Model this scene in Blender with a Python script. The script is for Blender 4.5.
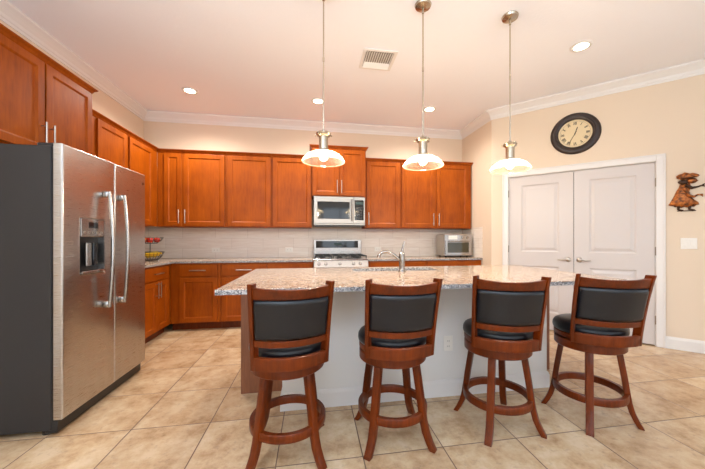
import bpy, bmesh, math, random
from mathutils import Vector, Matrix
random.seed(7)
PI = math.pi
for o in list(bpy.data.objects): bpy.data.objects.remove(o)
S = bpy.context.scene
C = S.collection

# ---------------------------------------------------------------- camera
FPX, YAW, CZ = 303.7, 0.1662, 1.19
cd = bpy.data.cameras.new('camera'); cam = bpy.data.objects.new('camera', cd); C.objects.link(cam)
cd.sensor_width = 36; cd.lens = FPX/705*36
cd.shift_x = -11.0/705; cd.shift_y = 5.3/705
cd.clip_start = .02
cam.location = (0, 0, CZ); cam.rotation_euler = (PI/2, 0, -YAW)
S.camera = cam

# ---------------------------------------------------------------- world, light, exposure
w = bpy.data.worlds.new('world'); S.world = w; w.use_nodes = True
bg = w.node_tree.nodes['Background']; bg.inputs[0].default_value = (.80, .90, 1, 1); bg.inputs[1].default_value = 2.0
S.view_settings.view_transform = 'Standard'; S.view_settings.look = 'None'
S.view_settings.gamma = 1; S.view_settings.use_curve_mapping = False
S.view_settings.exposure = -0.12
CEIL = 3.05
BACK_Y, LEFT_X, RET_X, RET_Y = 4.905, -2.428, 2.556, 4.032
REAR_Y, RIGHT_X = -3.2, 4.75

def area(name, loc, rot, sx, sy, e, col):
    l = bpy.data.lights.new(name, 'AREA'); l.shape = 'RECTANGLE'; l.size = sx; l.size_y = sy; l.energy = e; l.color = col
    o = bpy.data.objects.new(name, l); C.objects.link(o); o.location = loc; o.rotation_euler = rot; return o
# daylight coming in through the three windows of the rear wall and an added, unseen one in the right wall
for wx, we in ((-1.3, 26), (1.1, 22), (3.4, 12)):
    area('window_daylight', (wx, REAR_Y-.16, 1.45), (-PI/2, 0, PI), 1.5, 2.1, we, (.78, .89, 1))
area('window_daylight', (RIGHT_X+.16, -.6, 1.45), (0, PI/2, 0), 2.1, 2.2, 5, (.78, .89, 1))

CANS = [(-1.506, 4.089), (.072, 4.110), (1.640, 4.104), (2.541, 2.529), (.2, -.9), (2.6, -.9)]  # last two are unseen fill lights added behind the viewer
for i, (x, y) in enumerate(CANS):
    l = bpy.data.lights.new('downlight_beam', 'SPOT'); l.energy = (150, 124, 114, 8, 24, 4)[i]; l.spot_size = 2.75; l.spot_blend = .8; l.color = (1, .93, .83); l.shadow_soft_size = .07
    o = bpy.data.objects.new('downlight_beam', l); C.objects.link(o); o.location = (x, y, CEIL-.03)

# two unseen torchieres, added for fill, throw their light onto the ceiling (the lamps themselves are built further down)
FILL_LAMPS = [(-1.1, -1.0), (1.5, -1.2)]
for x, y in FILL_LAMPS:
    l = bpy.data.lights.new('added_fill_uplight', 'AREA'); l.shape = 'DISK'; l.size = .30; l.energy = (185, 62)[FILL_LAMPS.index((x, y))]; l.color = (.60, .80, 1)
    o = bpy.data.objects.new('added_fill_uplight', l); C.objects.link(o); o.location = (x, y, 1.80); o.rotation_euler = (PI, 0, 0)

# ---------------------------------------------------------------- materials
def srgb(r, g, b):
    f = lambda c: (c/255/12.92) if c/255 <= .04045 else ((c/255+.055)/1.055)**2.4
    return (f(r), f(g), f(b), 1)
def mat(name, col, rough=.5, metal=0, **kw):
    m = bpy.data.materials.new(name); m.use_nodes = True
    b = m.node_tree.nodes['Principled BSDF']
    b.inputs['Base Color'].default_value = col; b.inputs['Roughness'].default_value = rough; b.inputs['Metallic'].default_value = metal
    for k, v in kw.items(): b.inputs[k].default_value = v
    return m
def nodes(m): return m.node_tree.nodes, m.node_tree.links, m.node_tree.nodes['Principled BSDF']
def coords(m, scale, kind='Object'):
    N, L, b = nodes(m)
    t = N.new('ShaderNodeTexCoord'); mp = N.new('ShaderNodeMapping'); mp.inputs['Scale'].default_value = scale
    L.new(t.outputs[kind], mp.inputs[0]); return mp.outputs[0]
def noise(m, vec, scale, detail=4, rough=.5):
    N, L, b = nodes(m)
    n = N.new('ShaderNodeTexNoise'); n.inputs['Scale'].default_value = scale; n.inputs['Detail'].default_value = detail; n.inputs['Roughness'].default_value = rough
    L.new(vec, n.inputs['Vector']); return n.outputs['Fac']
def ramp(m, fac, stops):
    N, L, b = nodes(m)
    r = N.new('ShaderNodeValToRGB'); e = r.color_ramp.elements
    while len(e) < len(stops): e.new(.5)
    for k, (p, c) in enumerate(stops): e[k].position = p; e[k].color = c
    L.new(fac, r.inputs[0]); return r.outputs[0]
def mix(m, fac, a, b_, mode='MIX'):
    N, L, _ = nodes(m)
    x = N.new('ShaderNodeMix'); x.data_type = 'RGBA'; x.blend_type = mode
    for s, v in ((0, fac), (6, a), (7, b_)):
        if hasattr(v, 'links'): L.new(v, x.inputs[s])
        else: x.inputs[s].default_value = v
    return x.outputs[2]
def bump(m, h, strength, dist=.002):
    N, L, b = nodes(m)
    n = N.new('ShaderNodeBump'); n.inputs['Strength'].default_value = strength; n.inputs['Distance'].default_value = dist
    L.new(h, n.inputs['Height']); L.new(n.outputs[0], b.inputs['Normal'])

def wood(name, dark, mid, light, rough, scale=(9, 9, .9), coat=.3, blotch=.5):
    m = mat(name, mid, rough); N, L, b = nodes(m)
    v = coords(m, scale); n1 = noise(m, v, 6, 8, .65)
    v2 = coords(m, (2.2, 2.2, 1.2)); n2 = noise(m, v2, 2.5, 3)
    c1 = ramp(m, n1, [(.30, dark), (.52, mid), (.75, light)])
    c2 = ramp(m, n2, [(.3, dark), (.7, light)])
    L.new(mix(m, blotch, c1, c2), b.inputs['Base Color'])
    b.inputs['Coat Weight'].default_value = coat; b.inputs['Coat Roughness'].default_value = .22
    bump(m, n1, .06, .001); return m
M = {}
M['cab'] = wood('cherry_cabinet_wood', srgb(122, 52, 2), srgb(150, 68, 4), srgb(176, 88, 8), .42, coat=.02)
M['cab'].node_tree.nodes['Principled BSDF'].inputs['Specular IOR Level'].default_value = .2
M['stool'] = wood('reddish_stool_wood', srgb(62, 20, 2), srgb(94, 34, 4), srgb(132, 54, 7), .38, coat=.3)
M['stool'].node_tree.nodes['Principled BSDF'].inputs['Specular IOR Level'].default_value = .15
M['stool'].node_tree.nodes['Principled BSDF'].inputs['Coat Roughness'].default_value = .1
M['panel'] = wood('island_panel_wood', srgb(104, 58, 34), srgb(124, 72, 42), srgb(146, 90, 56), .45, scale=(40, 40, 1.5), coat=.1, blotch=.25)
M['nickel'] = mat('satin_nickel', srgb(188, 180, 170), .3, 1)
M['darkgap'] = mat('shadow_black', srgb(20, 16, 14), .6)
M['black_plastic'] = mat('black_plastic', srgb(24, 24, 26), .35)
M['black_glass'] = mat('black_glass', srgb(26, 27, 30), .06)
M['black_iron'] = mat('cast_iron', srgb(28, 27, 27), .5)
M['white_trim'] = mat('white_trim_paint', srgb(230, 227, 224), .4)
M['door_white'] = mat('door_white_paint', srgb(208, 201, 198), .4)
M['white_plastic'] = mat('white_plastic', srgb(238, 234, 226), .35)
M['duct'] = mat('duct_grey', srgb(150, 145, 140), .6)
M['hinge'] = mat('hinge_steel', srgb(150, 140, 125), .35, 1)
M['bulb_white'] = mat('lamp_glow', (1, .9, .7, 1), .5)
def emis(name, col, s):
    m = bpy.data.materials.new(name); m.use_nodes = True; N = m.node_tree.nodes; b = N['Principled BSDF']
    b.inputs['Base Color'].default_value = col; b.inputs['Emission Color'].default_value = col; b.inputs['Emission Strength'].default_value = s; return m
M['can_glow'] = emis('downlight_lens', (1, .88, .66, 1), 14)
M['bulb'] = emis('bulb_glow', (1, .84, .55, 1), 55)
M['led'] = emis('display_glow', (.02, .05, .05, 1), .1)

m = mat('black_leather', srgb(12, 17, 25), .34); v = coords(m, (1, 1, 1)); bump(m, noise(m, v, 160, 3), .12, .001); M['leather'] = m

m = mat('wall_paint', srgb(226, 208, 186), .7); v = coords(m, (1, 1, 1)); bump(m, noise(m, v, 90, 3), .15, .001); M['wall'] = m
m = mat('island_wall_paint', srgb(226, 224, 220), .6); v = coords(m, (1, 1, 1)); bump(m, noise(m, v, 90, 3), .1, .001); M['wall_light'] = m
m = mat('ceiling_paint', srgb(243, 244, 250), .85); v = coords(m, (1, 1, 1)); bump(m, noise(m, v, 45, 5), .35, .004); M['ceiling'] = m

# granite: beige ground, brown and grey clouds, black and white flecks, polished
m = mat('speckled_granite', srgb(205, 180, 150), .13); N, L, b = nodes(m); v = coords(m, (1, 1, 1))
vo = N.new('ShaderNodeTexVoronoi'); vo.inputs['Scale'].default_value = 190; L.new(v, vo.inputs['Vector'])
base = ramp(m, noise(m, v, 22, 6, .6), [(.35, srgb(146, 112, 88)), (.5, srgb(176, 142, 114)), (.68, srgb(198, 170, 144))])
sep = N.new('ShaderNodeSeparateColor'); L.new(vo.outputs['Color'], sep.inputs[0])
f1 = ramp(m, sep.outputs[0], [(.80, (0, 0, 0, 1)), (.82, (1, 1, 1, 1))])
f2 = ramp(m, sep.outputs[1], [(.80, (0, 0, 0, 1)), (.82, (1, 1, 1, 1))])
c = mix(m, f1, base, srgb(84, 68, 60)); c = mix(m, f2, c, srgb(238, 228, 214))
L.new(c, b.inputs['Base Color']); M['granite'] = m
# edge of the same stone, greyer and rougher than its top
m = mat('granite_edge', srgb(150, 145, 140), .4); N, L, b = nodes(m); v = coords(m, (1, 1, 1))
vo = N.new('ShaderNodeTexVoronoi'); vo.inputs['Scale'].default_value = 210; L.new(v, vo.inputs['Vector'])
sep = N.new('ShaderNodeSeparateColor'); L.new(vo.outputs['Color'], sep.inputs[0])
L.new(ramp(m, sep.outputs[0], [(.0, srgb(56, 54, 56)), (.3, srgb(110, 108, 110)), (.6, srgb(160, 156, 154)), (.9, srgb(205, 202, 198))]), b.inputs['Base Color']); M['granite_edge'] = m

# stainless steel, brushed horizontally
def steel(name, col, rough, sc=(2, 2, 160), bs=.008):
    m = mat(name, col, rough, 1); v = coords(m, sc); n = noise(m, v, 5, 5)
    N, L, b = nodes(m)
    mr = N.new('ShaderNodeMapRange'); mr.inputs['To Min'].default_value = rough-.05; mr.inputs['To Max'].default_value = rough+.08
    L.new(n, mr.inputs[0]); L.new(mr.outputs[0], b.inputs['Roughness']); bump(m, n, bs, .0006); return m
M['steel'] = steel('brushed_stainless', srgb(186, 182, 179), .27)
M['steel_soft'] = steel('satin_stainless', srgb(150, 147, 144), .38)
M['steel_plain'] = mat('stainless', srgb(182, 178, 174), .24, 1)
M['chrome'] = mat('polished_nickel', srgb(160, 152, 144), .18, 1)
M['fridge_side'] = mat('fridge_side_grey', srgb(48, 46, 46), .42, .2)
M['pend_metal'] = mat('pendant_brushed_nickel', srgb(190, 178, 160), .24, 1)
M['bronze'] = None

# floor tile: 18 inch beige travertine-look squares with brown grout
m = mat('floor_tile', srgb(210, 180, 145), .3); N, L, b = nodes(m)
t = N.new('ShaderNodeTexCoord'); sx = N.new('ShaderNodeSeparateXYZ'); L.new(t.outputs['Object'], sx.inputs[0])
def mth(op, a, c=None, **k):
    n = N.new('ShaderNodeMath'); n.operation = op
    for i, q in enumerate((a, c)):
        if q is None: continue
        if hasattr(q, 'links'): L.new(q, n.inputs[i])
        else: n.inputs[i].default_value = q
    return n.outputs[0]
TX, TY = .4645, .4720
ax = mth('DIVIDE', mth('SUBTRACT', sx.outputs[0], -1.12), TX); ay = mth('DIVIDE', mth('SUBTRACT', sx.outputs[1], 1.645), TY)
fx, fy = mth('FRACT', mth('ADD', ax, 100)), mth('FRACT', mth('ADD', ay, 100))
def edge(f): return mth('MINIMUM', f, mth('SUBTRACT', 1, f))
e = mth('MINIMUM', edge(fx), edge(fy))
gr = N.new('ShaderNodeMapRange'); gr.inputs['From Min'].default_value = .005; gr.inputs['From Max'].default_value = .0095; L.new(e, gr.inputs[0])
ix, iy = mth('FLOOR', mth('ADD', ax, 100)), mth('FLOOR', mth('ADD', ay, 100))
cv = N.new('ShaderNodeCombineXYZ'); L.new(ix, cv.inputs[0]); L.new(iy, cv.inputs[1])
wn = N.new('ShaderNodeTexWhiteNoise'); wn.noise_dimensions = '2D'; L.new(cv.outputs[0], wn.inputs['Vector'])
va = N.new('ShaderNodeVectorMath'); va.operation = 'MULTIPLY_ADD'; L.new(wn.outputs['Color'], va.inputs[0]); va.inputs[1].default_value = (30, 30, 30); L.new(t.outputs['Object'], va.inputs[2])
n1 = noise(m, va.outputs[0], 5.5, 9, .7); n2 = noise(m, va.outputs[0], 26, 6, .65)
c1 = ramp(m, n1, [(.34, srgb(178, 146, 112)), (.47, srgb(206, 178, 144)), (.62, srgb(222, 200, 170))])
c2 = ramp(m, n2, [(.30, srgb(150, 110, 74)), (.44, srgb(226, 204, 172))])
c = mix(m, .42, c1, c2, 'MULTIPLY')
c = mix(m, .2, c, wn.outputs['Value'], 'SOFT_LIGHT')
c = mix(m, gr.outputs[0], srgb(112, 84, 62), c)
L.new(c, b.inputs['Base Color'])
rr = N.new('ShaderNodeMapRange'); rr.inputs['To Min'].default_value = .8; rr.inputs['To Max'].default_value = .27; L.new(gr.outputs[0], rr.inputs[0]); L.new(rr.outputs[0], b.inputs['Roughness'])
bump(m, gr.outputs[0], .5, .002); M['floor'] = m

# backsplash: long light stone tiles with horizontal veining
m = mat('backsplash_tile', srgb(214, 200, 186), .35); N, L, b = nodes(m)
v = coords(m, (1, 1, 1)); t = N.new('ShaderNodeSeparateXYZ'); L.new(v, t.inputs[0])
add = N.new('ShaderNodeMath'); L.new(t.outputs[0], add.inputs[0]); L.new(t.outputs[1], add.inputs[1])
cb = N.new('ShaderNodeCombineXYZ'); L.new(add.outputs[0], cb.inputs[0]); L.new(t.outputs[2], cb.inputs[1])
br = N.new('ShaderNodeTexBrick'); L.new(cb.outputs[0], br.inputs['Vector']); br.inputs['Scale'].default_value = 1
br.inputs['Brick Width'].default_value = .46; br.inputs['Row Height'].default_value = .152; br.inputs['Mortar Size'].default_value = .0022
br.inputs['Color1'].default_value = srgb(234, 226, 216); br.inputs['Color2'].default_value = srgb(220, 208, 196); br.inputs['Mortar'].default_value = srgb(178, 164, 150)
v2 = coords(m, (1.2, 1.2, 14)); n = noise(m, v2, 4, 6, .6)
L.new(mix(m, .45, br.outputs['Color'], ramp(m, n, [(.3, srgb(212, 194, 178)), (.7, srgb(246, 238, 230))])), b.inputs['Base Color']); M['splash'] = m

m = mat('copper_figure', srgb(150, 84, 36), .35, .6); N, L, b = nodes(m)
L.new(ramp(m, noise(m, coords(m, (1, 1, 1)), 28, 4), [(.35, srgb(70, 44, 26)), (.5, srgb(150, 84, 38)), (.7, srgb(206, 128, 62))]), b.inputs['Base Color']); M['bronze'] = m
M['bronze_dark'] = mat('dark_bronze', srgb(66, 42, 26), .4, .6)
M['clock_frame'] = mat('clock_frame_brown', srgb(44, 30, 26), .35)
m = mat('clock_face', srgb(226, 206, 166), .5); M['clock_face'] = m
M['ink'] = mat('clock_ink', srgb(40, 32, 26), .5)
M['apple'] = mat('red_apple', srgb(190, 40, 24), .3)
M['orange'] = mat('orange_peel', srgb(226, 120, 26), .45)
M['banana'] = mat('banana_yellow', srgb(232, 190, 30), .45)
M['lemon'] = mat('lemon_yellow', srgb(236, 200, 60), .4)
M['stem'] = mat('fruit_stem', srgb(70, 50, 26), .7)
M['oven_glass'] = mat('tinted_oven_glass', srgb(70, 66, 50), .08)

# pendant glass: clear glass that scatters some of the bulb's light
m = bpy.data.materials.new('pendant_glass'); m.use_nodes = True; N = m.node_tree.nodes; L = m.node_tree.links; N.clear()
out = N.new('ShaderNodeOutputMaterial'); tr = N.new('ShaderNodeBsdfTransparent'); tl = N.new('ShaderNodeBsdfTranslucent'); gl = N.new('ShaderNodeBsdfGlossy')
tr.inputs[0].default_value = (1, .97, .9, 1); tl.inputs[0].default_value = (1, .93, .8, 1); gl.inputs['Roughness'].default_value = .08
lw = N.new('ShaderNodeLayerWeight'); lw.inputs[0].default_value = .35
m1 = N.new('ShaderNodeMixShader'); m2 = N.new('ShaderNodeMixShader'); m2.inputs[0].default_value = .04
mr = N.new('ShaderNodeMapRange'); mr.inputs['To Min'].default_value = .08; mr.inputs['To Max'].default_value = .7
L.new(lw.outputs['Facing'], mr.inputs[0]); L.new(mr.outputs[0], m1.inputs[0]); L.new(tr.outputs[0], m1.inputs[1]); L.new(tl.outputs[0], m1.inputs[2])
L.new(m1.outputs[0], m2.inputs[1]); L.new(gl.outputs[0], m2.inputs[2]); L.new(m2.outputs[0], out.inputs[0]); M['glass'] = m

# ---------------------------------------------------------------- mesh helpers
def link(name, bm, material, parent=None, smooth=None, loc=None, rot=None):
    bmesh.ops.recalc_face_normals(bm, faces=bm.faces)
    me = bpy.data.meshes.new(name); bm.to_mesh(me); bm.free()
    mats = material if isinstance(material, (list, tuple)) else [material]
    for q in mats: me.materials.append(M[q])
    if smooth is not None:
        for p in me.polygons: p.use_smooth = True
        if smooth < 180: me.set_sharp_from_angle(angle=math.radians(smooth))
    o = bpy.data.objects.new(name, me); C.objects.link(o)
    if parent: o.parent = parent
    if loc: o.location = loc
    if rot: o.rotation_euler = rot
    return o
def thing(name, label, cat, loc=(0, 0, 0), rz=0, group=None):
    o = bpy.data.objects.new(name, None); C.objects.link(o); o.empty_display_size = .1
    o.location = loc; o.rotation_euler = (0, 0, rz); o['label'] = label; o['category'] = cat
    if group: o['group'] = group
    return o
def tag(o, label, cat, group=None):
    o['label'] = label; o['category'] = cat
    if group: o['group'] = group
    return o
def struct(o): o['kind'] = 'structure'; return o
def B(): return bmesh.new()
def box(bm, x0, x1, y0, y1, z0, z1, bev=0, seg=1, mi=0, mat4=None):
    r = bmesh.ops.create_cube(bm, size=1)
    vs = r['verts']
    for v in vs: v.co = Vector((x0+(v.co.x+.5)*(x1-x0), y0+(v.co.y+.5)*(y1-y0), z0+(v.co.z+.5)*(z1-z0)))
    if mat4 is not None:
        for v in vs: v.co = mat4 @ v.co
    fs = list({f for v in vs for f in v.link_faces})
    for f in fs: f.material_index = mi
    if bev:
        es = list({e for v in vs for e in v.link_edges})
        bmesh.ops.bevel(bm, geom=es, offset=bev, segments=seg, affect='EDGES', profile=.5, clamp_overlap=True)
    return bm
def ring_basis(d):
    d = d.normalized(); a = Vector((0, 0, 1)) if abs(d.z) < .9 else Vector((1, 0, 0))
    u = d.cross(a).normalized(); return u, d.cross(u).normalized()
def tube(bm, pts, r, n=10, closed=False, cap=True, mi=0, flat=1.0):
    pts = [Vector(p) for p in pts]; rs = r if isinstance(r, (list, tuple)) else [r]*len(pts)
    rings = []; k = len(pts); pu = None
    for i, p in enumerate(pts):
        if closed: d = pts[(i+1) % k]-pts[i-1]
        else: d = pts[min(i+1, k-1)]-pts[max(i-1, 0)]
        d.normalize()
        if pu is None: u, vv = ring_basis(d)
        else:
            u = (pu-d*pu.dot(d)).normalized(); vv = d.cross(u)
        pu = u
        rings.append([bm.verts.new(p+(u*math.cos(2*PI*j/n)+vv*math.sin(2*PI*j/n)*flat)*rs[i]) for j in range(n)])
    for i in range(k if closed else k-1):
        a, b_ = rings[i], rings[(i+1) % k]
        for j in range(n):
            f = bm.faces.new((a[j], a[(j+1) % n], b_[(j+1) % n], b_[j])); f.material_index = mi
    if cap and not closed:
        for q in (rings[0][::-1], rings[-1]):
            f = bm.faces.new(q); f.material_index = mi
    return bm
def lathe(bm, prof, n=32, c=(0, 0, 0), axis='z', mi=0, closed=False):
    rings = []
    for r, z in prof:
        if r < 1e-6:
            rings.append([bm.verts.new(pos(axis, 0, 0, z, c))])
        else:
            rings.append([bm.verts.new(pos(axis, r*math.cos(2*PI*j/n), r*math.sin(2*PI*j/n), z, c)) for j in range(n)])
    K = len(rings)
    for i in range(K if closed else K-1):
        a, b_ = rings[i], rings[(i+1) % K]
        for j in range(n):
            k = (j+1) % n
            if len(a) == 1 and len(b_) == 1: continue
            if len(a) == 1: f = bm.faces.new((a[0], b_[k], b_[j]))
            elif len(b_) == 1: f = bm.faces.new((a[j], a[k], b_[0]))
            else: f = bm.faces.new((a[j], a[k], b_[k], b_[j]))
            f.material_index = mi
    if not closed:
        for q in (rings[0], rings[-1]):
            if len(q) > 1: bm.faces.new(q).material_index = mi
    return bm
def pos(axis, a, b_, z, c):
    if axis == 'z': return (c[0]+a, c[1]+b_, c[2]+z)
    if axis == 'y': return (c[0]+a, c[1]+z, c[2]+b_)     # z runs along +y
    return (c[0]+z, c[1]+a, c[2]+b_)
def shell(bm, fo, fi, nu, nv):
    """closed solid between two parametric sheets fo(s,t) and fi(s,t), s in -1..1, t in 0..1"""
    G = []
    for fn in (fo, fi):
        G.append([[bm.verts.new(fn(-1+2*i/nu, j/nv)) for j in range(nv+1)] for i in range(nu+1)])
    for g, flip in ((G[0], 0), (G[1], 1)):
        for i in range(nu):
            for j in range(nv): bm.faces.new((g[i][j], g[i+1][j], g[i+1][j+1], g[i][j+1]))
    o, q = G
    for i in range(nu):
        bm.faces.new((o[i][0], o[i+1][0], q[i+1][0], q[i][0])); bm.faces.new((o[i][nv], o[i+1][nv], q[i+1][nv], q[i][nv]))
    for j in range(nv):
        bm.faces.new((o[0][j], o[0][j+1], q[0][j+1], q[0][j])); bm.faces.new((o[nu][j], o[nu][j+1], q[nu][j+1], q[nu][j]))
    return bm
def bevel_sharp(bm, off, seg=2, ang=50):
    bmesh.ops.recalc_face_normals(bm, faces=bm.faces)
    es = [e for e in bm.edges if len(e.link_faces) == 2 and e.calc_face_angle(0) > math.radians(ang)]
    bmesh.ops.bevel(bm, geom=es, offset=off, segments=seg, affect='EDGES', profile=.5, clamp_overlap=True); return bm
def front(bm, x0, x1, z0, z1, t, panels=(), steps=((.010, -.009),), bev=.003, y=0, seg=2):
    """slab with its face at y (facing -Y), back at y+t, and inset panels (px0,px1,pz0,pz1)"""
    xs = sorted({x0, x1, *[p[0] for p in panels], *[p[1] for p in panels]})
    zs = sorted({z0, z1, *[p[2] for p in panels], *[p[3] for p in panels]})
    g = {}
    for i, a in enumerate(xs):
        for k, c in enumerate(zs):
            g[i, k] = bm.verts.new((a, y, c))
            if i in (0, len(xs)-1) or k in (0, len(zs)-1): g[i, k, 1] = bm.verts.new((a, y+t, c))
    pf = []; fr = []
    for i in range(len(xs)-1):
        for k in range(len(zs)-1):
            f = bm.faces.new((g[i, k], g[i+1, k], g[i+1, k+1], g[i, k+1])); fr.append(f)
            for p in panels:
                if p[0]-1e-6 <= xs[i] and xs[i+1] <= p[1]+1e-6 and p[2]-1e-6 <= zs[k] and zs[k+1] <= p[3]+1e-6: pf.append(f)
    I, K = len(xs)-1, len(zs)-1
    loop = [(i, 0) for i in range(I)]+[(I, k) for k in range(K)]+[(i, K) for i in range(I, 0, -1)]+[(0, k) for k in range(K, 0, -1)]
    for a, c in zip(loop, loop[1:]+loop[:1]): bm.faces.new((g[a], g[(*a, 1)], g[(*c, 1)], g[c]))
    bm.faces.new([g[(*a, 1)] for a in loop][::-1])
    bmesh.ops.recalc_face_normals(bm, faces=bm.faces)
    for th, dp in steps:
        if pf:
            for f in pf:
                f.normal_update()
                sgn = 1 if f.normal.y < 0 else -1
                bmesh.ops.inset_individual(bm, faces=[f], thickness=th, depth=dp*sgn, use_even_offset=True)
    if bev:
        es = [e for e in bm.edges if len(e.link_faces) == 2 and e.calc_face_angle(0) > 1.4 and all(abs(v.co.y-y) < 1e-6 for v in e.verts) and
              (all(abs(v.co.x-x0) < 1e-6 for v in e.verts) or all(abs(v.co.x-x1) < 1e-6 for v in e.verts) or all(abs(v.co.z-z0) < 1e-6 for v in e.verts) or all(abs(v.co.z-z1) < 1e-6 for v in e.verts))]
        bmesh.ops.bevel(bm, geom=es, offset=bev, segments=seg, affect='EDGES', profile=.5)
    return bm
def sweep(bm, path, prof, side=1, mi=0, caps=True):
    """sweep closed profile [(offset from wall to the right of travel, z)] along a plan path with mitred corners"""
    n = len(path); rings = []
    for i, p in enumerate(path):
        p = Vector(p)
        d0 = (p-Vector(path[i-1])).normalized() if i else None
        d1 = (Vector(path[i+1])-p).normalized() if i < n-1 else None
        d0 = d0 or d1; d1 = d1 or d0
        n0 = Vector((d0.y, -d0.x)); n1 = Vector((d1.y, -d1.x)); mt = (n0+n1).normalized(); mt /= mt.dot(n0)
        rings.append([bm.verts.new((p.x+mt.x*a*side, p.y+mt.y*a*side, z)) for a, z in prof])
    k = len(prof)
    for a, b_ in zip(rings, rings[1:]):
        for j in range(k): bm.faces.new((a[j], a[(j+1) % k], b_[(j+1) % k], b_[j])).material_index = mi
    if caps: bm.faces.new(rings[0]); bm.faces.new(rings[-1])
    return bm
def pull(parent, x, y, z, length, vertical=True, name='handle'):
    """bar pull: grip and two posts, at face y, sticking out to -y"""
    b_ = B(); h = length/2
    if vertical:
        tube(b_, [(x, y-.032, z-h), (x, y-.032, z+h)], .006, 10)
        for s in (-1, 1): tube(b_, [(x, y, z+s*h*.7), (x, y-.032, z+s*h*.7)], .0045, 8)
    else:
        tube(b_, [(x-h, y-.032, z), (x+h, y-.032, z)], .006, 10)
        for s in (-1, 1): tube(b_, [(x+s*h*.7, y, z), (x+s*h*.7, y-.032, z)], .0045, 8)
    return link(name, b_, 'nickel', parent, smooth=50)

# ---------------------------------------------------------------- setting
bm = box(B(), LEFT_X-.12, RIGHT_X+.12, REAR_Y-.12, BACK_Y+.12, -.1, 0); struct(link('floor', bm, 'floor'))
bm = box(B(), LEFT_X-.12, RIGHT_X+.12, REAR_Y-.12, BACK_Y+.12, CEIL, CEIL+.1); struct(link('ceiling', bm, 'ceiling'))
bm = box(B(), LEFT_X-.12, LEFT_X, REAR_Y, BACK_Y+.12, 0, CEIL); struct(link('wall_left', bm, 'wall'))
bm = box(B(), LEFT_X, RET_X+.12, BACK_Y, BACK_Y+.12, 0, CEIL); struct(link('wall_back', bm, 'wall'))
R2 = math.sqrt(.5)
# short return wall
def prism(pts, z0, z1):
    b_ = B(); lo = [b_.verts.new((x, y, z0)) for x, y in pts]; hi = [b_.verts.new((x, y, z1)) for x, y in pts]
    b_.faces.new(lo); b_.faces.new(hi); n = len(pts)
    for i in range(n): b_.faces.new((lo[i], lo[(i+1) % n], hi[(i+1) % n], hi[i]))
    return b_
struct(link('wall_return', prism([(RET_X, BACK_Y), (RET_X, RET_Y), (RET_X+.12, RET_Y+.05), (RET_X+.12, BACK_Y)], 0, CEIL), 'wall'))
# angled pantry wall in its own frame: local x runs along the wall, local -y faces the room
PW = RIGHT_X-RET_X; SL = PW/R2
DL, DR, DT = .225, 1.735, 2.065
ang = bpy.data.objects.new('wall_pantry', None)
b_ = B()
box(b_, 0, DL, 0, .12, 0, CEIL); box(b_, DR, SL, 0, .12, 0, CEIL); box(b_, DL, DR, 0, .12, DT, CEIL)
wp = struct(link('wall_pantry', b_, 'wall', loc=(RET_X, RET_Y, 0), rot=(0, 0, -PI/4)))
# right and rear walls with window openings
def wall_open(name, L0, L1, opens, axis, at, thick):
    b_ = B(); cuts = sorted(opens)
    def seg(a, c, z0, z1):
        if axis == 'x': box(b_, a, c, at, at+thick, z0, z1)
        else: box(b_, at, at+thick, a, c, z0, z1)
    x = L0
    for a, c, z0, z1 in cuts:
        seg(x, a, 0, CEIL); seg(a, c, 0, z0); seg(a, c, z1, CEIL); x = c
    seg(x, L1, 0, CEIL); return struct(link(name, b_, 'wall'))
RW_END = RET_Y-PW
wall_open('wall_right', REAR_Y, RW_END, [(-1.7, .5, .4, 2.5)], 'y', RIGHT_X, .12)
rw = [(wx-.75, wx+.75, .4, 2.5) for wx in (-1.3, 1.1, 3.4)]
wall_open('wall_rear', LEFT_X, RIGHT_X, rw, 'x', REAR_Y-.12, .12)
for k, (a, c, z0, z1) in enumerate(rw):
    b_ = B(); y0, y1 = REAR_Y-.10, REAR_Y-.05
    for u0, u1, v0, v1 in ((a, a+.06, z0, z1), (c-.06, c, z0, z1), (a+.06, c-.06, z0, z0+.06), (a+.06, c-.06, z1-.06, z1), ((a+c)/2-.02, (a+c)/2+.02, z0+.06, z1-.06)):
        box(b_, u0, u1, y0, y1, v0, v1)
    struct(link('window_%d' % (k+1), b_, 'white_trim'))
b_ = B()
for u0, u1, v0, v1 in ((-1.7, -1.64, .4, 2.5), (.44, .5, .4, 2.5), (-1.64, .44, .4, .46), (-1.64, .44, 2.44, 2.5), (-.62, -.58, .46, 2.44)):
    box(b_, RIGHT_X+.04, RIGHT_X+.09, u0, u1, v0, v1)
struct(link('window_4', b_, 'white_trim'))  # unseen right-wall window, added to let in more daylight
# crown moulding and baseboards
crown = [(0, 2.925), (.010, 2.925), (.014, 2.945), (.022, 2.952), (.030, 2.975), (.055, 3.002), (.070, 3.016), (.078, 3.022), (.088, 3.030), (.090, CEIL-.001), (0, CEIL-.001)]
path = [(LEFT_X, REAR_Y), (LEFT_X, BACK_Y), (RET_X, BACK_Y), (RET_X, RET_Y), (RIGHT_X, RW_END), (RIGHT_X, REAR_Y)]
struct(link('trim_1', sweep(B(), path, crown), 'white_trim'))
bbp = [(0, .001), (.014, .001), (.014, .105), (.010, .118), (.006, .130), (0, .130)]
def on(s, off=0): return (RET_X+s*R2-off*R2, RET_Y-s*R2-off*R2)
struct(link('baseboard_right', sweep(B(), [on(1.805), (RIGHT_X, RW_END), (RIGHT_X, REAR_Y)], bbp), 'white_trim'))
struct(link('baseboard_return', sweep(B(), [(RET_X, 4.255), (RET_X, RET_Y), on(.150)], bbp), 'white_trim'))
struct(link('baseboard_left', sweep(B(), [(LEFT_X, REAR_Y), (LEFT_X, 2.02)], bbp), 'white_trim'))

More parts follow.
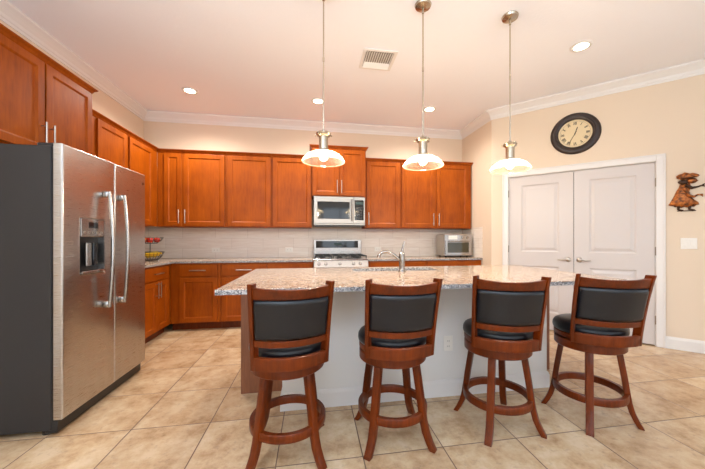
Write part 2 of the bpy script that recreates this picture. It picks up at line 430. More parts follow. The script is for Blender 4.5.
# pantry door: casing, two leaves, levers, hinges (in the angled wall's frame)
dr = bpy.data.objects.new('door_1', None); C.objects.link(dr); dr.location = (RET_X, RET_Y, 0); dr.rotation_euler = (0, 0, -PI/4); struct(dr)
b_ = B(); cw = .075
prof_y = -.018
for a, c, z0, z1 in ((DL-cw, DL, 0, DT+cw), (DR, DR+cw, 0, DT+cw), (DL, DR, DT, DT+cw)):
    box(b_, a, c, prof_y, -.0005, z0, z1, .004)
# raised back-band along the outer edge
for a, c, z0, z1 in ((DL-cw, DL-cw+.016, 0, DT+cw), (DR+cw-.016, DR+cw, 0, DT+cw), (DL-cw, DR+cw, DT+cw-.016, DT+cw)):
    box(b_, a, c, prof_y-.008, prof_y, z0, z1, .003)
link('door_casing', b_, 'white_trim', dr)
link('gap_light_block', box(B(), DL-.02, DR+.02, .125, .14, 0, DT+.02), 'darkgap', dr)  # added dark sheet, stops light leaking through the gap between the leaves
b_ = B(); box(b_, DL, DL+.004, 0, .12, 0, DT); box(b_, DR-.004, DR, 0, .12, 0, DT); box(b_, DL, DR, 0, .12, DT-.004, DT); link('door_jamb', b_, 'white_trim', dr)
mid = (DL+DR)/2
for k, (a, c) in enumerate(((DL+.006, mid-.0025), (mid+.0025, DR-.006))):
    w_ = c-a; st = .155
    b_ = front(B(), a, c, .012, DT-.008, .035, [(a+st, c-st, .23, .84), (a+st, c-st, 1.03, 1.935)], ((.014, -.009), (.012, 0), (.030, .007)), .002, y=.008)
    lf = link('door_leaf', b_, 'door_white', dr)
    hx = c-.055 if k == 0 else a+.055; sd = -1 if k == 0 else 1
    b_ = lathe(B(), [(0, -.016), (.02, -.014), (.03, -.006), (.032, 0), (0, 0)], 24, (hx, .0078, .938), 'y')
    tube(b_, [(hx, .0, .938), (hx, -.045, .938)], .010, 12)
    tube(b_, [(hx, -.045, .938), (hx+sd*.03, -.048, .941), (hx+sd*.07, -.046, .934), (hx+sd*.115, -.044, .938)], [.011, .010, .0085, .006], 10)
    link('lever_handle', b_, 'nickel', lf, smooth=50)
    ex = a-.003 if k == 0 else c+.003
    for z in (.29, 1.06, 1.83):
        b_ = B(); tube(b_, [(ex, -.004, z-.045), (ex, -.004, z+.045)], .006, 8)
        tube(b_, [(ex, -.004, z+.045), (ex, -.004, z+.052)], [.007, .002], 8)
        link('hinge', b_, 'hinge', lf, smooth=50)
struct(dr)

# ---------------------------------------------------------------- backsplash and wall plates
b_ = B()
box(b_, LEFT_X+.001, RET_X-.012, BACK_Y-.010, BACK_Y-.0005, .917, 1.368); box(b_, RET_X-.010, RET_X-.0005, 4.262, BACK_Y-.0005, .917, 1.385)
box(b_, LEFT_X+.0005, LEFT_X+.010, 3.10, BACK_Y-.010, .917, 1.368)
bs = link('backsplash', b_, 'splash'); tag(bs, 'pale stone-look tile backsplash between the counter and the upper cabinets', 'backsplash')
def plate(name, label, cat, loc, rz, w_, h_, kind, group=None):
    t = thing(name, label, cat, loc, rz, group)
    link('plate', box(B(), -w_/2, w_/2, -.007, -.001, -h_/2, h_/2, .002), 'white_plastic', t)
    if kind == 'outlet_h':
        for s in (-1, 1):
            f = link('socket', lathe(B(), [(.0165, -.009), (.017, -.006), (0, -.006)][:2]+[(0, -.0065)], 20, (s*.02, 0, 0), 'y'), 'white_plastic', t)
            b2 = B()
            for q in (-1, 1): box(b2, s*.02-.005, s*.02+.005, -.0095, -.0088, q*.006-.0012, q*.006+.0012)
            link('slot', b2, 'darkgap', f)
    elif kind == 'outlet_v':
        for s in (-1, 1):
            f = link('socket', lathe(B(), [(.0165, -.009), (.017, -.006), (0, -.0065)], 20, (0, 0, s*.02), 'y'), 'white_plastic', t)
            b2 = B()
            for q in (-1, 1): box(b2, q*.006-.0012, q*.006+.0012, -.0095, -.0088, s*.02-.005, s*.02+.005)
            link('slot', b2, 'darkgap', f)
    else:
        for s in (-1, 1):
            link('rocker_switch', box(B(), s*.029-.0165, s*.029+.0165, -.0115, -.007, -.033, .033, .003), 'white_plastic', t)
    return t
plate('wall_outlet', 'white outlet plate on the backsplash, leftmost one near the corner', 'outlet', (-1.44, BACK_Y-.010, 1.035), 0, .115, .072, 'outlet_h', 'outlets on the backsplash')
plate('wall_outlet', 'white outlet plate on the backsplash just left of the range', 'outlet', (-.365, BACK_Y-.010, 1.035), 0, .115, .072, 'outlet_h', 'outlets on the backsplash')
plate('wall_outlet', 'white outlet plate on the backsplash between the range and the faucet', 'outlet', (1.06, BACK_Y-.010, 1.035), 0, .115, .072, 'outlet_h', 'outlets on the backsplash')
c = on(1.99)
plate('light_switch', 'white double rocker light switch on the wall below the copper figure', 'light switch', (c[0], c[1], 1.15), -PI/4, .125, .118, 'switch')

# ---------------------------------------------------------------- wooden cabinets
def shaker(parent, x0, x1, z0, z1, y, handle=None, hl=.19, stile=.055):
    """door with a sunk flat panel; handle = (x, z, vertical)"""
    p = front(B(), x0, x1, z0, z1, .019, [(x0+stile, x1-stile, z0+stile, z1-stile)], ((.004, -.002), (.010, -.008)), .003, y=y-.0195)
    d = link('door', p, 'cab', parent)
    if handle: pull(d, handle[0], y-.0195, handle[1], hl, handle[2])
    return d
def drawer(parent, x0, x1, z0, z1, y, hl=.20):
    p = front(B(), x0, x1, z0, z1, .019, (), (), .004, y=y-.0195); d = link('drawer', p, 'cab', parent)
    pull(d, (x0+x1)/2, y-.0195, (z0+z1)/2, hl, False); return d
def cab_crown(parent, x0, x1, z, depth, left, right, reach=0):
    """small crown around the front (and open ends) of an upper cabinet, local frame: front at y=0, back at y=depth"""
    pr = [(-.010, z-.045), (.004, z-.045), (.010, z-.035), (.016, z-.022), (.034, z-.008), (.036, z), (-.010, z)]
    path = [(x0, 0), (x1-reach, 0)]
    if left: path = [(x0, depth)]+path
    if right: path = path+[(x1, depth)]
    # travel +x with the front on the right-hand side (-y)
    return link('crown_molding', sweep(B(), path, pr, 1), 'cab', parent)
def upper(label, x, y, rz, w_, depth, z0, z1, doors, left=False, right=False, reach=0, group='upper cabinets'):
    """local frame: x 0..w, face at y=0, back at y=depth. doors: (x0,x1,handle)"""
    t = thing('upper_cabinet', label, 'cabinet', (x, y, z0), rz, group); h = z1-z0
    link('body', box(B(), .0006, w_-.0006, 0, depth, 0, h-.012, .001), 'cab', t)
    for a, c, hd in doors:
        hx = {'l': a+.028, 'r': c-.028}.get(hd)
        shaker(t, a, c, .012, h-.052, 0, (hx, .14, True) if hd else None)
    cab_crown(t, .0006, w_-.0006, h, depth, left, right, reach)
    return t
UY, UD = 4.570, .334
zt = 2.435
upper('cherry upper cabinet filling the back left corner, narrow and wide door with pulls', LEFT_X+.33, UY, 0, 2.098-1.200, UD, 1.37, zt, [(.088, .314, 'r'), (.338, .872, 'l')])
upper('cherry upper cabinet with one plain door, left of the one next to the microwave', -1.200, UY, 0, .612, UD, 1.37, zt, [(.018, .594, None)])
upper('cherry upper cabinet with one plain door directly left of the microwave', -.588, UY, 0, .578, UD, 1.37, zt, [(.020, .566, None)])
upper('short raised cherry cabinet with two doors above the microwave', -.010, UY-.07, 0, .80, UD+.07, 1.832, 2.575, [(.012, .396, 'r'), (.404, .788, 'l')], True, True)
upper('cherry upper cabinet with one door directly right of the microwave', .790, UY, 0, .560, UD, 1.37, zt, [(.022, .540, 'l')])
upper('two-door cherry upper cabinet at the right end above the toaster oven', 1.350, UY, 0, 1.185, UD, 1.37, zt, [(.020, .556, 'r'), (.590, 1.130, 'l')], False, True)
# left wall run: frame rotated so its face looks to +X
LUX = LEFT_X+.33
upper('cherry upper cabinet on the left wall between refrigerator and corner', LUX, 3.290, PI/2, 1.278, .329, 1.37, zt, [(.085, .565, None), (.615, 1.130, None)], True, False, .037)
upper('tall-set cherry cabinet with two doors above the refrigerator', -1.945, 2.085, PI/2, .985, .482, 1.806, 2.535, [(.015, .485, 'r'), (.500, .970, 'l')], True, True)

def base(label, x, y, rz, w_, depth, cells, z1=.883, stile=0):
    """cells: (x0,x1,kind) kind 'dd' drawer over door, handle side"""
    t = thing('base_cabinet', label, 'cabinet', (x, y, 0), rz, 'base cabinets')
    link('body', box(B(), .0006, w_-.0006, 0, depth, .1, z1, .001), 'cab', t)
    link('toe_kick', box(B(), .0006, w_-.0006, .07, depth, 0, .0995), 'stool', t)
    for a, c, hd in cells:
        dw = drawer(t, a, c, .715, .865, 0)
        if hd == 'two':
            mdl = (a+c)/2
            shaker(t, a, mdl-.002, .112, .695, 0, (mdl-.030, .60, True)); shaker(t, mdl+.002, c, .112, .695, 0, (mdl+.030, .60, True))
        else:
            shaker(t, a, c, .112, .695, 0, (c-.03 if hd == 'r' else a+.03, .60, True) if hd else None)
    return t
BY = 4.295
base('cherry base cabinet on the left wall beside the refrigerator, drawer over two doors', LEFT_X+.608, 3.12, PI/2, 1.174, .606, [(.02, .48, 'r'), (.52, 1.08, 'two')])
base('cherry base cabinet at the back left corner, drawer over one door', LEFT_X+.609, BY, 0, .612, .608, [(.115, .575, None)])
base('cherry base cabinet left of the range, partly hidden by the island', LEFT_X+.609+.612, BY, 0, 1.217, .608, [(.020, .590, 'r'), (.61, 1.197, 'l')])
base('cherry base cabinet right of the range behind the faucet', .795, BY, 0, .86, .608, [(.02, .84, 'two')])
base('cherry base cabinet under the toaster oven at the right end', 1.655, BY, 0, .895, .608, [(.02, .80, 'two')])

# countertops: slab with a greyer, rougher edge
def slab(name, pts, z0, z1, label, edge_faces=True):
    b_ = prism(pts, z0, z1); b_.normal_update(); bmesh.ops.recalc_face_normals(b_, faces=b_.faces)
    for f in b_.faces:
        if abs(f.normal.z) < .5: f.material_index = 1
    es = [e for e in b_.edges if all(v.co.z > z1-1e-5 for v in e.verts)]
    bmesh.ops.bevel(b_, geom=es, offset=.004, segments=2, affect='EDGES', profile=.5)
    return tag(link(name, b_, ['granite', 'granite_edge']), label, 'countertop')
CF = 4.262
slab('countertop', [(LEFT_X+.001, 3.105), (LEFT_X+.001, BACK_Y-.001), (.004, BACK_Y-.001), (.004, CF), (LEFT_X+.645, CF), (LEFT_X+.645, 3.105)], .8845, .915, 'speckled granite countertop in the back left corner, holding the fruit basket')
slab('countertop', [(.790, BACK_Y-.001), (RET_X-.001, BACK_Y-.001), (RET_X-.001, CF), (.790, CF)], .8845, .915, 'speckled granite countertop right of the range, under the toaster oven')

# ---------------------------------------------------------------- island
isl = thing('kitchen_island', 'kitchen island with brown end panels and a pale wall facing the stools', 'kitchen island', (0, 0, 0))
IX0, IX1 = -.545, 2.145
link('cabinet_body', box(B(), IX0+.02, IX1-.02, 2.485, 2.945, 0, .8835), 'cab', isl)
link('end_panel', box(B(), IX0, IX0+.42, 2.465, 2.484, 0, .8835, .002), 'panel', isl)
link('end_panel', box(B(), IX1-.30, IX1, 2.465, 2.484, 0, .8835, .002), 'panel', isl)
link('side_panel', box(B(), IX0, IX0+.0195, 2.484, 2.945, 0, .8835, .002), 'panel', isl)
link('side_panel', box(B(), IX1-.0195, IX1, 2.484, 2.945, 0, .8835, .002), 'panel', isl)
kw = link('knee_wall', box(B(), -.208, 1.872, 2.182, 2.464, 0, .8835), 'wall_light', isl)
link('baseboard', sweep(B(), [(-.208, 2.464), (-.208, 2.182), (1.872, 2.182), (1.872, 2.464)], [(0, .0005), (.014, .0005), (.014, .100), (.010, .116), (.006, .125), (0, .125)], 1), 'white_trim', isl)
for k in range(4):
    a = IX0+.03+k*.655
    d = link('door', front(B(), -a-.64, -a, .11, .86, .019, [(-a-.585, -a-.055, .165, .805)], ((.004, -.002), (.010, -.008)), .003, y=-2.945-.0195), 'cab', isl, rot=(0, 0, PI))
# island top with a real cut-out for the sink
SX0, SX1, SY0, SY1 = .36, 1.16, 2.60, 2.93
X0, X1, Y0, Y1 = -.530, 2.165, 1.780, 3.010
b_ = B()
xs, ys = [X0, SX0, SX1, X1], [Y0, SY0, SY1, Y1]
g = {(i, j, k): b_.verts.new((xs[i], ys[j], z)) for i in range(4) for j in range(4) for k, z in enumerate((.8845, .915))}
for i in range(3):
    for j in range(3):
        if (i, j) == (1, 1): continue
        for k in (0, 1): b_.faces.new((g[i, j, k], g[i+1, j, k], g[i+1, j+1, k], g[i, j+1, k]))
def side(a, c): b_.faces.new((g[(*a, 0)], g[(*c, 0)], g[(*c, 1)], g[(*a, 1)])).material_index = 1
for i in range(3): side((i, 0), (i+1, 0)); side((i, 3), (i+1, 3)); side((0, i), (0, i+1)); side((3, i), (3, i+1))
side((1, 1), (2, 1)); side((1, 2), (2, 2)); side((1, 1), (1, 2)); side((2, 1), (2, 2))
bmesh.ops.recalc_face_normals(b_, faces=b_.faces)
es = [e for e in b_.edges if all(v.co.z > .914 for v in e.verts) and e.calc_face_angle(0) > 1]
bmesh.ops.bevel(b_, geom=es, offset=.004, segments=2, affect='EDGES', profile=.5)
tag(link('countertop', b_, ['granite', 'granite_edge']), 'large speckled granite island top in front of the bar stools', 'countertop')
# sink bowl under the cut-out
def sinkbowl():
    b_ = B(); o = .012
    def rect(a, c, d, e, z): return [b_.verts.new(p) for p in ((a, d, z), (c, d, z), (c, e, z), (a, e, z))]
    lo = [rect(SX0-.03, SX1+.03, SY0-.02, SY1+.012, .8838), rect(SX0-.005, SX1+.005, SY0-.005, SY1+.005, .8838), rect(SX0+.01, SX1-.01, SY0+.01, SY1-.01, .70)]
    for a, c in zip(lo, lo[1:]):
        for j in range(4): b_.faces.new((a[j], a[(j+1) % 4], c[(j+1) % 4], c[j]))
    b_.faces.new(lo[-1]); return b_
# cut room for the bowl: the body is open at the top there
for ob in [o for o in isl.children if o.name.startswith('cabinet_body')]:
    me = ob.data; bb = bmesh.new()
    for q in ((IX0+.02, SX0-.032), (SX1+.032, IX1-.02)): box(bb, q[0], q[1], 2.485, 2.945, 0, .8835)
    box(bb, SX0-.032, SX1+.032, 2.485, 2.945, 0, .69)
    box(bb, SX0-.032, SX1+.032, 2.485, SY0-.022, .69, .8835); bb.to_mesh(me); bb.free()
sk = link('sink', sinkbowl(), 'steel_plain'); tag(sk, 'undermounted stainless sink sunk in the island top behind the faucet', 'sink')

# faucet
fx_, fy_ = .762, 2.535
ft = thing('kitchen_faucet', 'polished single-lever faucet with a low curved spout on the island', 'faucet', (fx_, fy_, .915))
b_ = lathe(B(), [(.032, .0005), (.032, .006), (.026, .012), (.024, .02), (.025, .06), (.027, .10), (.025, .150), (.017, .170), (0, .178)], 24); link('body', b_, 'chrome', ft, smooth=50)
b_ = B(); ctl = [(-.005, .0, .085), (-.060, .012, .138), (-.115, .024, .168), (-.165, .034, .166), (-.192, .040, .140)]
pts = [Vector(ctl[0])]
for k in range(1, 13):
    t = k/12*(len(ctl)-1); a = min(int(t), len(ctl)-2); u = t-a
    p = [Vector(ctl[max(0, min(len(ctl)-1, a+q))]) for q in (-1, 0, 1, 2)]
    pts.append(.5*((2*p[1])+(-p[0]+p[2])*u+(2*p[0]-5*p[1]+4*p[2]-p[3])*u*u+(-p[0]+3*p[1]-3*p[2]+p[3])*u**3))
tube(b_, pts, [.0135-.002*k/12 for k in range(13)], 12); link('spout', b_, 'chrome', ft, smooth=60)
b_ = tube(B(), [(-.191, .040, .144), (-.197, .041, .120)], [.0145, .016], 12); link('spray_head', b_, 'chrome', ft, smooth=50)
b_ = tube(B(), [(0, 0, .168), (.004, .0, .19), (.014, .0, .225), (.026, .0, .262)], [.013, .009, .008, .005], 10); link('lever', b_, 'chrome', ft, smooth=60)
plate('wall_outlet', 'white outlet plate on the island wall between the second and third stools', 'outlet', (1.02, 2.182, .40), 0, .072, .115, 'outlet_v')

# ---------------------------------------------------------------- refrigerator (local frame: x along width, face toward -y, turned to face +X)
FR = thing('refrigerator', 'stainless side-by-side refrigerator with grey side and door dispenser', 'refrigerator', (-1.500, 2.125, 0), PI/2)
W = .932; sp = 2.619-2.125
link('cabinet', box(B(), .004, W-.004, .064, .88, .03, 1.762, .004), 'fridge_side', FR)
link('door_gasket', box(B(), .012, W-.012, .050, .064, .06, 1.755), 'darkgap', FR)
link('kick_grille', box(B(), .01, W-.01, .035, .10, .012, .085, .003), 'black_plastic', FR)
for x in (.03, W-.11):
    link('hinge_cover', box(B(), x, x+.08, .045, .16, 1.763, 1.787, .006), 'fridge_side', FR)
for x in (.04, W-.06):
    b_ = lathe(B(), [(0, 0), (.022, 0), (.022, .02), (0, .02)], 16, (x, .11, .0)); link('foot', b_, 'black_plastic', FR)
ZF0, ZF1 = .095, 1.778
dx0, dx1, dz0, dz1 = .130, .388, .950, 1.345
b_ = front(B(), .002, sp-.003, ZF0, ZF1, .050, [(dx0, dx1, dz0, dz1)], ((.004, .002), (.006, -.004), (.003, -.040)), .009, y=0, seg=4)
fd = link('freezer_door', b_, 'steel', FR, smooth=30)
b_ = front(B(), sp+.003, W-.002, ZF0, ZF1, .050, (), (), .012, y=0, seg=4)
rd = link('fridge_door', b_, 'steel', FR, smooth=30)
# dispenser pieces inside the pocket
dp = link('dispenser_panel', box(B(), dx0+.016, dx1-.016, -.004, .035, dz1-.135, dz1-.012, .004), 'steel_plain', fd)
link('display', box(B(), dx0+.085, dx1-.085, -.0055, -.0035, dz1-.075, dz1-.035), 'black_glass', dp)
for k in range(5): link('button', box(B(), dx0+.035+k*.041, dx0+.055+k*.041, -.006, -.0035, dz1-.112, dz1-.098, .001), 'nickel', dp)
link('dispenser_recess', box(B(), dx0+.016, dx1-.016, .0395, .0405, dz0+.012, dz1-.136), 'black_plastic', fd)
link('dispenser_paddle', box(B(), dx0+.09, dx0+.14, .012, .030, dz0+.06, dz0+.22, .005), 'steel_plain', fd)
link('dispenser_paddle', box(B(), dx0+.155, dx0+.20, .012, .030, dz0+.06, dz0+.22, .005), 'black_glass', fd)
link('drip_tray', box(B(), dx0+.016, dx1-.016, -.012, .038, dz0+.012, dz0+.030, .003), 'steel_plain', fd)
link('emblem', lathe(B(), [(0, -.002), (.012, -.0018), (.013, 0), (0, 0)], 20, (W-.048, -.0005, 1.69), 'y'), 'chrome', rd)
for par, hx in ((fd, 2.492-2.125), (rd, 2.672-2.125)):
    zc, hh = 1.12, .42; b_ = B(); pts = []
    for k in range(21):
        t = -1+2*k/20; pts.append((hx, -.040-.022*(1-t*t), zc+t*hh))
    tube(b_, pts, [.013]*21, 12)
    for s in (-1, 1): box(b_, hx-.013, hx+.013, -.036, -.0005, zc+s*(hh-.02)-.022, zc+s*(hh-.02)+.022, .004)
    link('handle', b_, 'steel_plain', par, smooth=60)

# ---------------------------------------------------------------- microwave
mw = thing('microwave', 'stainless over-the-range microwave under the raised cabinet', 'microwave', (.395, 4.50, 1.408))
hw = .378
link('body', box(B(), -hw, hw, .0, .395, .0, .420, .003), 'steel_plain', mw)
link('vent_bottom', box(B(), -hw+.02, hw-.02, .01, .38, -.018, -.0005), 'black_plastic', mw)
d = link('door', front(B(), -hw, .205, .022, .418, .028, [(-hw+.05, .150, .085, .345)], ((.004, -.002), (.002, -.003)), .004, y=-.0285), 'steel_soft', mw)
link('window', box(B(), -hw+.056, .144, -.0262, -.0240, .091, .339), 'black_glass', d)
b_ = B(); tube(b_, [(.178, -.060, .06), (.178, -.066, .13), (.178, -.066, .31), (.178, -.060, .38)], .009, 10)
for z in (.07, .37): tube(b_, [(.178, -.0285, z), (.178, -.061, z)], .007, 8)
link('handle', b_, 'chrome', d, smooth=50)
cp = link('control_panel', box(B(), .207, hw, -.0285, -.0005, .022, .418, .003), 'steel_soft', mw)
gp = link('glass_panel', box(B(), .222, hw-.02, -.031, -.0287, .075, .370), 'black_glass', cp)
link('display', box(B(), .235, hw-.035, -.0322, -.0312, .305, .345), 'led', cp)
b_ = B()
for r in range(5):
    for q in range(3): box(b_, .240+q*.036, .264+q*.036, -.0325, -.0312, .095+r*.038, .118+r*.038)
link('keypad', b_, 'fridge_side', cp)
link('lower_trim', box(B(), -hw, hw, -.026, -.0005, .0, .020, .002), 'steel_soft', mw)

# ---------------------------------------------------------------- range
rg = thing('gas_range', 'stainless gas range with knobs and a black-panelled backguard', 'stove', (.397, 4.262, 0)); hw = .380
link('body', box(B(), -hw, hw, .0, .625, .06, .90, .003), 'steel_plain', rg)
link('cooktop', box(B(), -hw, hw, -.028, .575, .9005, .922, .004), 'steel_plain', rg)
cpn = link('control_panel', box(B(), -hw, hw, -.014, .014, -.050, .050, .005, 2), 'steel', rg, loc=(0, -.030, .850), rot=(-.38, 0, 0))
for x in (-.31, -.215, -.02, .17, .265):
    link('knob', lathe(B(), [(0, -.030), (.018, -.029), (.022, -.020), (.024, 0), (0, 0)], 20, (x, -.0145, .0), 'y'), 'steel_plain', cpn, smooth=50)
b_ = front(B(), -hw+.004, hw-.004, .20, .800, .030, [(-.24, .24, .34, .66)], ((.004, -.002),), .004, y=-.032); od = link('oven_door', b_, 'steel', rg)
link('oven_window', box(B(), -.232, .232, -.0315, -.030, .348, .652), 'black_glass', od)
b_ = tube(B(), [(-.33, -.075, .755), (.33, -.075, .755)], .011, 12)
for s in (-1, 1): tube(b_, [(s*.30, -.032, .755), (s*.30, -.075, .755)], .009, 8)
link('handle', b_, 'chrome', od, smooth=50)
link('storage_drawer', front(B(), -hw+.004, hw-.004, .065, .195, .030, (), (), .004, y=-.032), 'steel', rg)
bg_ = link('backguard', box(B(), -hw, hw, .576, .630, .9005, 1.192, .006), 'steel', rg)
link('black_panel', box(B(), -.345, .325, .5735, .5755, 1.062, 1.172), 'black_glass', bg_)
link('display', box(B(), -.06, .06, .5725, .5733, 1.105, 1.14), 'led', bg_)
for (x, y) in ((-.25, .13), (-.25, .42), (0, .27), (.25, .13), (.25, .42)):
    link('burner', lathe(B(), [(0, .9225), (.048, .9225), (.05, .93), (.035, .936), (.033, .946), (0, .947)], 20, (x, y, 0)), 'black_iron', rg, smooth=50)
for x0, x1 in ((-.365, -.13), (-.12, .12), (.13, .365)):
    b_ = B(); zz = .955; z2 = .969
    for y in (.0, .545): box(b_, x0, x1, y-.006, y+.006, zz, z2)
    for x in (x0+.006, x1-.006): box(b_, x-.006, x+.006, 0, .545, zz, z2)
    for y in (.13, .27, .42): box(b_, x0, x1, y-.004, y+.004, zz, z2)
    xm = (x0+x1)/2; box(b_, xm-.004, xm+.004, 0, .545, zz, z2)
    for x in (x0+.008, x1-.008):
        for y in (.005, .54): box(b_, x-.006, x+.006, y-.006, y+.006, .9225, zz)
    link('grate', b_, 'black_iron', rg)

# ---------------------------------------------------------------- toaster oven
to = thing('toaster_oven', 'silver countertop toaster oven at the right end of the back counter', 'toaster oven', (2.275, 4.515, .915)); hw = .232
link('body', box(B(), -hw, hw, 0, .30, .018, .365, .012, 3), 'nickel', to)
for x in (-hw+.05, hw-.05):
    for y in (.04, .26): link('foot', lathe(B(), [(0, .0005), (.014, .0005), (.016, .019), (0, .019)], 12, (x, y, 0)), 'black_plastic', to)
fp = link('front_panel', box(B(), -hw, hw, -.022, -.0005, .025, .358, .004), 'steel_plain', to)
link('display', box(B(), -.165, -.015, -.024, -.0222, .282, .342), 'white_plastic', fp)
for x in (.075, .155): link('knob', lathe(B(), [(0, -.020), (.018, -.019), (.020, -.004), (.020, 0), (0, 0)], 18, (x, -.0225, .312), 'y'), 'chrome', fp, smooth=50)
dd = link('glass_door', front(B(), -hw+.015, hw-.015, .045, .262, .012, [(-hw+.045, hw-.055, .070, .235)], ((.003, -.002),), .003, y=-.036), 'steel_plain', to)
link('window', box(B(), -hw+.049, hw-.059, -.0355, -.0342, .074, .231), 'oven_glass', dd)
b_ = tube(B(), [(-.17, -.062, .250), (.17, -.062, .250)], .008, 10)
for s in (-1, 1): tube(b_, [(s*.16, -.036, .250), (s*.16, -.062, .250)], .006, 8)
link('handle', b_, 'chrome', dd, smooth=50)

# ---------------------------------------------------------------- tiered fruit basket and fruit
bx, by = -2.072, 4.33
fb = thing('fruit_basket', 'two-tier black wire fruit basket on the counter beside the refrigerator', 'basket', (bx, by, .9155))
def circ(r, z, n=36): return [(r*math.cos(2*PI*k/n), r*math.sin(2*PI*k/n), z) for k in range(n)]
link('post', tube(B(), [(0, 0, .02), (0, 0, .295)], .005, 8), 'black_iron', fb)
for nm, R_, r_, z0, z1 in (('lower_basket', .155, .085, .012, .115), ('upper_basket', .145, .075, .230, .300)):
    b_ = B(); tube(b_, circ(R_, z1), .004, 8, closed=True); tube(b_, circ(r_, z0), .004, 8, closed=True)
    tube(b_, circ((R_+r_)/2+.012, (z0+z1)/2), .0025, 6, closed=True); tube(b_, circ(.035, z0), .003, 6, closed=True)
    for k in range(22):
        a = 2*PI*k/22; q = lambda r, z: (r*math.cos(a), r*math.sin(a), z)
        tube(b_, [q(.005, z0), q(r_, z0), q((R_+r_)/2+.012, (z0+z1)/2), q(R_, z1)], .0022, 6)
    if nm == 'lower_basket':
        for k in range(3):
            a = 2*PI*k/3; tube(b_, [(.08*math.cos(a), .08*math.sin(a), .012), (.09*math.cos(a), .09*math.sin(a), .0005)], .005, 8)
    link(nm, b_, 'black_iron', fb, smooth=60)
def apple(x, y, z, r, mt, label, cat='apple'):
    t = thing('apple' if cat == 'apple' else 'orange', label, cat, (x, y, z), 0, 'fruit in the top tier of the basket')
    if cat == 'apple': pr = [(0, .30*r), (.25*r, .10*r), (.6*r, .02*r), (.92*r, .35*r), (1.02*r, .9*r), (.95*r, 1.4*r), (.6*r, 1.8*r), (.25*r, 1.78*r), (0, 1.6*r)]
    else: pr = [(r*math.sin(PI*k/12), r-r*math.cos(PI*k/12)) for k in range(13)]; pr[0] = (0, 0); pr[-1] = (0, 2*r)
    link('flesh', lathe(B(), pr, 20), mt, t, smooth=180)
    link('stem', tube(B(), [(0, 0, 1.6*r if cat == 'apple' else 2*r-.003), (.003, 0, 2*r+.006 if cat == 'apple' else 2*r+.002)], .002, 6), 'stem', t)
zf = .9155+.236
apple(bx+.078, by+.005, zf+.006, .035, 'apple', 'red apple at the right side of the top basket tier')
apple(bx+.035, by-.078, zf+.004, .036, 'apple', 'red apple at the front of the top basket tier')
apple(bx-.045, by-.070, zf+.004, .036, 'orange', 'orange at the front left of the top basket tier', 'orange')
apple(bx+.040, by+.075, zf+.004, .034, 'orange', 'orange at the back right of the top basket tier', 'orange')
apple(bx-.075, by+.020, zf+.004, .035, 'apple', 'red apple at the left of the top basket tier, beside the refrigerator')
for k, (r0, lab) in enumerate(((.060, 'yellow banana innermost in the lower basket tier'), (.094, 'yellow banana in the middle of the lower basket tier'), (.122, 'yellow banana outermost against the lower basket wire'))):
    b_ = B(); pts = []; rs = []
    for j in range(13):
        a = -1.75+2.1*j/12; pts.append((r0*math.cos(a), r0*math.sin(a), .052+.020*k+.014*math.sin(j/12*PI))); rs.append(.004+.013*math.sin(PI*min(1, .08+j/12*.88))**.5)
    tube(b_, pts, rs, 8); t = thing('banana', lab, 'banana', (bx, by, .9155), 0, 'bananas in the lower basket tier')
    link('peel', b_, 'banana', t, smooth=60); link('stem', tube(B(), [pts[-1], Vector(pts[-1])+Vector((-.004, .016, .006))], .004, 6), 'stem', t)

# ---------------------------------------------------------------- clock
cx, cy = on(.993)
ck = thing('wall_clock', 'round dark brown wall clock with Roman numerals above the pantry door', 'clock', (cx, cy, 2.525), -PI/4); ck.scale = (1.075, 1, 1.05)
link('frame', lathe(B(), [(.165, -.004), (.165, -.020), (.174, -.030), (.190, -.034), (.202, -.028), (.208, -.030), (.228, -.026), (.243, -.014), (.246, -.0005), (.16, -.0005)], 64, (0, 0, 0), 'y', closed=True), 'clock_frame', ck, smooth=40)
fc = link('face', lathe(B(), [(0, -.006), (.166, -.006), (.166, -.002), (0, -.002)], 64, (0, 0, 0), 'y'), 'clock_face', ck)
def stroke(bm, p, q, w_, y0, y1):
    p, q = Vector(p), Vector(q); d = (q-p).normalized(); n = Vector((-d.y, d.x))*w_/2
    vs = [(p+n), (q+n), (q-n), (p-n)]
    a = [bm.verts.new((v.x, y0, v.y)) for v in vs]; c = [bm.verts.new((v.x, y1, v.y)) for v in vs]
    bm.faces.new(a); bm.faces.new(c)
    for i in range(4): bm.faces.new((a[i], a[(i+1) % 4], c[(i+1) % 4], c[i]))
GL = {'I': ([((0, -1), (0, 1))], .5), 'V': ([((-.5, 1), (0, -1)), ((.5, 1), (0, -1))], 1.1), 'X': ([((-.5, -1), (.5, 1)), ((-.5, 1), (.5, -1))], 1.1)}
nums = ['XII', 'I', 'II', 'III', 'IIII', 'V', 'VI', 'VII', 'VIII', 'IX', 'X', 'XI']
for k, s in enumerate(nums):
    b_ = B(); a = -k*PI/6; h = .017; wd = sum(GL[ch][1] for ch in s)*h; x = -wd/2
    Rm = Matrix.Rotation(a, 2); off = Rm @ Vector((0, .122))
    for ch in s:
        g_, gw = GL[ch]; cxx = x+gw*h/2
        for n_, (p, q) in enumerate(g_):
            P_ = Rm @ Vector((cxx+p[0]*h, p[1]*h))+off; Q_ = Rm @ Vector((cxx+q[0]*h, q[1]*h))+off
            stroke(b_, P_, Q_, .0058 if n_ == 0 else .0035, -.0072, -.0061)
        x += gw*h
    link('numeral', b_, 'ink', fc)
b_ = B(); tube(b_, [(.146*math.cos(2*PI*k/72), -.0065, .146*math.sin(2*PI*k/72)) for k in range(72)], .0008, 6, closed=True); link('minute_track', b_, 'ink', fc)
def hand(nm, angd, ln, tail, w_, y):
    a = math.radians(90-angd); d = Vector((math.cos(a), math.sin(a))); b_ = B(); stroke(b_, -d*tail, d*ln, w_, y-.001, y); return link(nm, b_, 'ink', ck)
